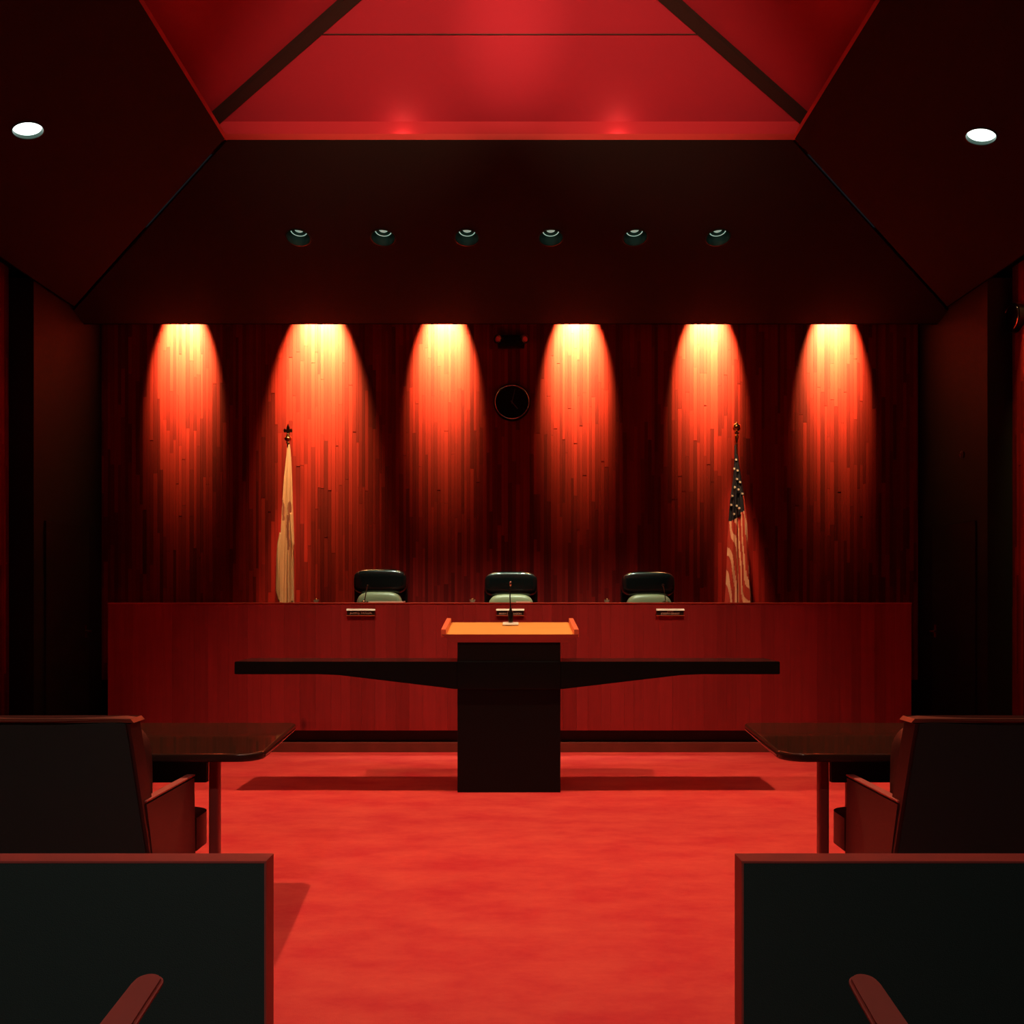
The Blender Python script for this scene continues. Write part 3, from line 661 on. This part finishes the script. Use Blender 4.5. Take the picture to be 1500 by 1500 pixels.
for k in range(12):
    a = math.radians(30*k); bm = bmesh.new(); bm_box(bm, (-.003, -.038, R*.70), (.003, -.0365, R*.80)); o = obj('hour_mark', bm, 'plate', ck); o.rotation_euler = (0, a, 0)
em = thing('emergency_lamp', 'dark twin-headed lamp box above the round clock', 'lamp', (wx(749, CD), CD, wz(511, CD)))
box('lamp_box', (-.15, -.10, 0), (.15, 0, .13), 'black_metal', em, .012)
for s in (-1, 1):
    mt = Matrix.Translation((s*.13, -.10, .075)) @ Matrix.Rotation(math.radians(95), 4, 'X') @ Matrix.Rotation(s*.6, 4, 'Y')
    bm = bmesh.new(); bm_lathe(bm, [(0, -.04), (.035, -.04), (.05, 0), (.05, .05), (.045, .05), (0, .04)], 20, mt); hd = obj('lamp_head', bm, 'black_metal', em, True)
    bm = bmesh.new(); bm_lathe(bm, [(0, .049), (.04, .046), (.04, .042), (0, .042)], 20, mt); obj('lens', bm, 'lens_head', hd, True)
# small round things on the right wall
d_ = 9.41; bm = bmesh.new(); sn = thing('wall_sensor', 'tiny round chrome sensor on the dark wall beside the striped flag', 'sensor', (PX0, d_, wz(666, d_)))
bm_lathe(bm, [(0, 0), (.04, 0), (.04, .012), (.02, .02), (0, .02)], 20, Matrix.Rotation(-math.pi/2, 4, 'Y')); obj('housing', bm, 'black_metal', sn, True)
bm = bmesh.new(); bm_superell(bm, (-.024, 0, 0), (.012, .012, .012), 1, 1, 14, 10); obj('dome', bm, 'chrome', sn, True)
d_ = SX*F/(1492-VX); sk = thing('wall_speaker', 'round dark wall speaker with a shiny rim high on the wood clad side wall', 'speaker', (SX-.014, d_, wz(466, d_)))
mt = Matrix.Rotation(-math.pi/2, 4, 'Y')
bm = bmesh.new(); bm_lathe(bm, [(0, 0), (.14, 0), (.14, .05), (.12, .06), (0, .045)], 32, mt); obj('speaker_body', bm, 'black_metal', sk, True)
bm = bmesh.new(); bm_lathe(bm, [(.13+.006*math.cos(a), .06+.006*math.sin(a)) for a in [2*math.pi*k/8 for k in range(9)]], 40, mt); obj('rim', bm, 'chrome', sk, True)
# ------------------------------------------------------------------ lectern with wing desk
LD = 6.44
lx0, lx1 = wx(670, LD), wx(821, LD); xc = (lx0+lx1)/2; hw = (lx1-lx0)/2
le = thing('lectern', 'black lectern with long tapered wings and a pale sloping reading board', 'lectern', (xc, LD, 0))
ztop = wz(941, LD)
box('pedestal', (-hw, 0, 0.0), (hw, .46, ztop), 'lectern_black', le, .004)
wd0, wd1 = -.012, .40
zt, ze, zm = wz(969, LD), wz(987.5, LD), wz(1009.5, LD)
def wing(pe, pk, s):
    e, k = wx(pe, LD)-xc, wx(pk, LD)-xc; j = s*(hw+.0)
    bm = bmesh.new()
    pts = [(e, zt), (e, ze), (k, ze), (k-s*.14, ze-.006)] + [(j, zm), (j, zt)]
    bm_prism(bm, pts, 'y', wd0, wd1)
    bmesh.ops.bevel(bm, geom=[ed for ed in bm.edges], offset=.004, segments=2, affect='EDGES')
    obj('wing', bm, 'lacquer', le, True)
wing(344, 468, -1); wing(1142, 1026, 1)
box('wing_crosspiece', (-hw-.0, wd0, zm), (hw+.0, 0.0, zt), 'lacquer', le, .003)
# reading board: slopes up away from the speaker
n0, n1 = 0.0, .62; sl = .115
zb0 = wz(929.5, LD)
bw = (wx(841, LD)-wx(653, LD))/2; bc = (wx(841, LD)+wx(653, LD))/2-xc
def sloped(name, x0, x1, y0, y1, za, zb, mat, bev=.002, parent=le):
    """box whose top and bottom follow the slope; za/zb offsets below/above the board surface"""
    bm = bmesh.new(); f = lambda y: zb0+sl*y
    v = [bm.verts.new(p) for p in ((x0, y0, f(y0)+za), (x1, y0, f(y0)+za), (x1, y1, f(y1)+za), (x0, y1, f(y1)+za), (x0, y0, f(y0)+zb), (x1, y0, f(y0)+zb), (x1, y1, f(y1)+zb), (x0, y1, f(y1)+zb))]
    for q in ((3, 2, 1, 0), (4, 5, 6, 7), (0, 1, 5, 4), (1, 2, 6, 5), (2, 3, 7, 6), (3, 0, 4, 7)): bm.faces.new([v[i] for i in q])
    bmesh.ops.recalc_face_normals(bm, faces=bm.faces[:])
    bmesh.ops.bevel(bm, geom=bm.edges[:], offset=bev, segments=2, affect='EDGES')
    return obj(name, bm, mat, parent, True)
sloped('reading_board', bc-bw, bc+bw, n0+.012, n1, -.02, 0, 'oak')
for s in (-1, 1):
    a, b = bc+s*bw, bc+s*(bw+.034)
    sloped('side_rail', min(a, b), max(a, b), n0+.0, n1-.03, -.02, .036, 'rail')
bm = bmesh.new(); zt_, zb_ = zb0, ztop
bm_prism(bm, [(bc-bw-.03, zt_), (bc-bw+.04, zb_), (bc+bw-.04, zb_), (bc+bw+.03, zt_)], 'y', -.002, .011); obj('apron', bm, 'apron', le)
bm = bmesh.new(); f_ = lambda y: zb0+sl*y-.021
bm_prism(bm, [(.03, ztop), (.44, ztop), (.44, f_(.44)), (.03, f_(.03))], 'x', -hw+.01, hw-.01); obj('board_support', bm, 'lectern_black', le)
# lectern microphone
my = .50; mz = zb0+sl*my
lm = thing('lectern_microphone', 'black gooseneck microphone on a cream base on the lectern', 'microphone', (wx(748, LD+my), LD+my, mz+.0045))
bm = bmesh.new(); bm_box(bm, (-.060, -.075, .0), (.060, .05, .008), .003)
for v in bm.verts: v.co.z += sl*v.co.y
obj('base', bm, 'white', lm, True, 'cream base plate')
bm = bmesh.new(); bm_lathe(bm, [(0, .012), (.017, .012), (.020, .03), (.020, .085), (.013, .095), (.008, .12), (0, .12)], 16); obj('grip', bm, 'black_metal', lm, True)
bm = bmesh.new(); bm_tube(bm, [(0, 0, .11), (-.004, 0, .18), (-.005, 0, .25), (-.002, -.01, .29)], .0045, 8); obj('gooseneck', bm, 'black_metal', lm, True)
bm = bmesh.new(); bm_superell(bm, (-.001, -.014, .305), (.009, .012, .020), 1, 1, 12, 10); obj('capsule', bm, 'dull_chrome', lm, True)
# ------------------------------------------------------------------ counsel tables and chairs
TZ = .74
def counsel_table(sx, xin_near, xin_far, xleg, label):
    yn, yf = .61*F/(1104.5-VY), .61*F/(1058.5-VY); xo = sx*3.0
    t = thing('counsel_table', label, 'table', (0, yn, 0), 'dark counsel tables'); D = yf-yn
    pts = []
    def corner(cx, cy, r, a0, a1, n=7):
        for k in range(n):
            a = math.radians(a0+(a1-a0)*k/(n-1)); pts.append((cx+sx*-1*r*math.cos(a), cy+r*math.sin(a)))
    r = .10
    xn, xf = xin_near, xin_far
    pts.append((xo, 0))
    corner(xn+sx*r, r, r, -90, 0); corner(xf+sx*.05, D-.05, .05, 0, 90)
    pts.append((xo, D))
    if sx < 0: pts = pts
    bm = bmesh.new(); bm_prism(bm, pts, 'z', TZ-.034, TZ)
    es = [e for e in bm.edges if abs(e.verts[0].co.z-e.verts[1].co.z) < 1e-5]
    bmesh.ops.bevel(bm, geom=es, offset=.010, segments=3, affect='EDGES', profile=.5)
    obj('table_top', bm, 'table', t, True)
    lo = sorted((xleg+sx*.03, sx*2.8)); box('apron', (lo[0], .16, TZ-.145), (lo[1], .19, TZ-.03), 'toe', t); box('apron', (lo[0], D-.2, TZ-.145), (lo[1], D-.17, TZ-.03), 'toe', t)
    for x_, y_ in ((xleg, .18), (xleg+sx*.33, D-.18), (sx*2.78, .18), (sx*2.78, D-.18)):
        bm = bmesh.new(); bm_box(bm, (x_-.021, y_-.021, 0), (x_+.021, y_+.021, TZ-.032), .009, 3); obj('leg', bm, 'table_leg', t, True)
counsel_table(-1, -1.0, -1.065, -1.235, 'dark glossy counsel table on the cream flag side')
counsel_table(1, 1.085, 1.16, 1.304, 'dark glossy counsel table on the striped flag side')
def counsel_chair(xin, sx, label):
    """xin: outer face of the arm next to the aisle; chair stretches outwards along sx"""
    yb = 3.28; Wd = .70
    t = thing('counsel_chair', label, 'chair', (xin+sx*Wd/2, yb, 0), 'brown and black counsel chairs'); hw = Wd/2
    # reclined back: rear fabric face plus leather frame
    zt_ = .955
    def yb_at(z): return -.20*(z-.30)/(.655)
    bm = bmesh.new(); n = 14
    def back(bm, y0, y1, inset, zlo, zhi):
        rows = []
        for j in range(9):
            z = zlo+(zhi-zlo)*j/8; f = max(0, (z-zlo)/(zhi-zlo)); row = []
            w = hw-inset-.012*f
            for yy in (y0, y1):
                for i in range(n+1):
                    u = -1+2*i/n; sag = -.012*(1-u*u) if j == 8 else 0
                    rr = .008*max(0, abs(u)-.9)*10 if j == 8 else 0
                    row.append(bm.verts.new((w*u, yb_at(z)+yy, z+sag-rr)))
            rows.append(row)
        m = n+1
        for a, b in zip(rows, rows[1:]):
            for i in range(n):
                bm.faces.new((a[i], a[i+1], b[i+1], b[i])); bm.faces.new((a[m+i+1], a[m+i], b[m+i], b[m+i+1]))
            bm.faces.new((a[m], a[0], b[0], b[m])); bm.faces.new((a[n], a[m+n], b[m+n], b[n]))
        for i in range(n):
            bm.faces.new((rows[-1][i], rows[-1][i+1], rows[-1][m+i+1], rows[-1][m+i])); bm.faces.new((rows[0][i+1], rows[0][i], rows[0][m+i], rows[0][m+i+1]))
        bmesh.ops.recalc_face_normals(bm, faces=bm.faces[:])
    back(bm, 0, .085, 0, .30, zt_-.012); obj('back_frame', bm, 'chair_brown', t, True)
    bm = bmesh.new(); back(bm, -.004, .089, -.003, zt_-.016, zt_); obj('top_edge_lit', bm, 'chair_top_lit', t, True)
    bm = bmesh.new(); back(bm, -.008, .0, .012, .31, zt_-.012); obj('back_panel', bm, 'chair_black', t, True, 'black fabric rear panel')
    bm = bmesh.new(); bm_superell(bm, (0, .12, .62), (hw-.07, .07, .28), .4, .4); obj('back_cushion', bm, 'chair_brown', t, True)
    for s in (-1, 1):
        a, b = sorted((s*hw, s*(hw-.03)))
        bm = bmesh.new(); bm_prism(bm, [(-.0, .30), (.42, .30), (.405, .644), (-.09, .644), (-.05, .5)], 'x', a, b)
        bmesh.ops.bevel(bm, geom=bm.edges[:], offset=.006, segments=2, affect='EDGES'); obj('arm_panel', bm, 'chair_brown', t, True)
        box('arm_cap', (a-.002, -.085, .6445), (b+.002, .405, .652), 'cap', t, .003)
    # seat slab with rounded front corners
    ws = hw-.002; r = .10; yf = .64
    pts = [(-ws+.032, .05), (ws-.032, .05), (ws-.032, .425), (ws, .43)]
    for k in range(7): a = math.radians(90*k/6); pts.append((ws-r+r*math.cos(a), yf-r+r*math.sin(a)))
    for k in range(7): a = math.radians(90+90*k/6); pts.append((-ws+r+r*math.cos(a), yf-r+r*math.sin(a)))
    pts += [(-ws, .43), (-ws+.032, .425)]
    bm = bmesh.new(); bm_prism(bm, pts, 'z', .335, .468); obj('seat', bm, 'chair_brown', t, True)
    bm = bmesh.new(); bm_lathe(bm, [(0, .06), (.035, .06), (.035, .34), (0, .34)], 16, Matrix.Translation((0, .25, 0))); obj('column', bm, 'black_metal', t, True)
    for k in range(4):
        a = math.pi/4+k*math.pi/2; bm = bmesh.new(); bm_tube(bm, [(0, .25, .07), (.28*math.cos(a), .25+.28*math.sin(a), .03)], [.03, .02], 8)
        bm_lathe(bm, [(0, 0), (.025, 0), (.025, .03), (0, .03)], 12, Matrix.Translation((.28*math.cos(a), .25+.28*math.sin(a), 0))); obj('leg', bm, 'black_metal', t, True)
counsel_chair(-1.272, -1, 'brown leather armchair with black rear panel at the cream flag side table')
counsel_chair(1.352, 1, 'brown leather armchair with black rear panel at the striped flag side table')
# ------------------------------------------------------------------ bar partitions in front of the public seats
def partition(sx, xin, label):
    yn, yf = .5*F/(1261.5-VY), .5*F/(1250-VY); xo = sx*4.5; z = .85
    t = thing('bar_partition', label, 'partition', (0, yn, 0), 'black bar partitions with wood edges'); D = yf-yn
    a, b = sorted((xin+sx*.004, xo)); box('panel', (a, .0005, 0), (b, D-.0005, z-.004), 'chair_black', t)
    # mitred caps
    bm = bmesh.new(); bm_prism(bm, [(xin, z), (xo, z), (xo, z-.004), (xin+sx*.004, z-.004)], 'y', 0, D); obj('top_cap', bm, 'cap', t)
    bm = bmesh.new(); bm_prism(bm, [(xin, z-.0006), (xin+sx*.0039, z-.0044), (xin+sx*.0039, 0), (xin, 0)], 'y', 0.0, D); obj('end_cap', bm, 'cap', t)
partition(-1, wx(390, .5*F/(1261.5-VY)), 'black partition with wood cap behind the chair on the cream flag side')
partition(1, wx(1086.5, .5*F/(1261.5-VY)), 'black partition with wood cap behind the chair on the striped flag side')
# public seats: only the tip of an arm shows above the frame edge
def public_seat(sx, x, drop, label):
    yf = 1.56; zf = 1.35-(1424-VY)*yf/F
    t = thing('public_seat', label, 'seat', (x, yf, 0), 'public seats behind the partitions')
    for k, xx in enumerate((0, sx*.60)):
        bm = bmesh.new(); pts = []
        r = .026
        for q in range(11): a = math.radians(180*q/10); pts.append((xx+r*math.cos(a), -r+r*math.sin(a)))
        pts += [(xx-.030, -.20), (xx-.032, -.50), (xx+.032, -.50), (xx+.030, -.20)]
        fs = bm_prism(bm, pts, 'z', -.014, 0)
        for v in bm.verts: v.co.z += zf+drop*v.co.y
        es = [e for e in bm.edges if abs(e.verts[0].co.z-e.verts[1].co.z) < .012 or True]
        bmesh.ops.bevel(bm, geom=[e for e in bm.edges if len(e.link_faces) == 2 and e.calc_face_angle(0) > 1.0], offset=.005, segments=3, affect='EDGES')
        obj('armrest', bm, 'arm_wood', t, True, 'rounded red wood armrest')
        box('side_panel', (xx-.018, -.50, 0), (xx+.018, -.06, zf-.075), 'chair_black', t)
    a, b = sorted((sx*.02, sx*.58))
    box('seat', (a, -.50, .36), (b, -.04, .45), 'chair_black', t, .02); box('backrest', (a, -.56, .40), (b, -.48, .82), 'chair_black', t, .02)
public_seat(-1, wx(224, 1.56), .14, 'public seat with a rounded wood arm behind the cream flag side partition')
public_seat(1, wx(1259, 1.56), .20, 'public seat with a rounded wood arm behind the striped flag side partition')
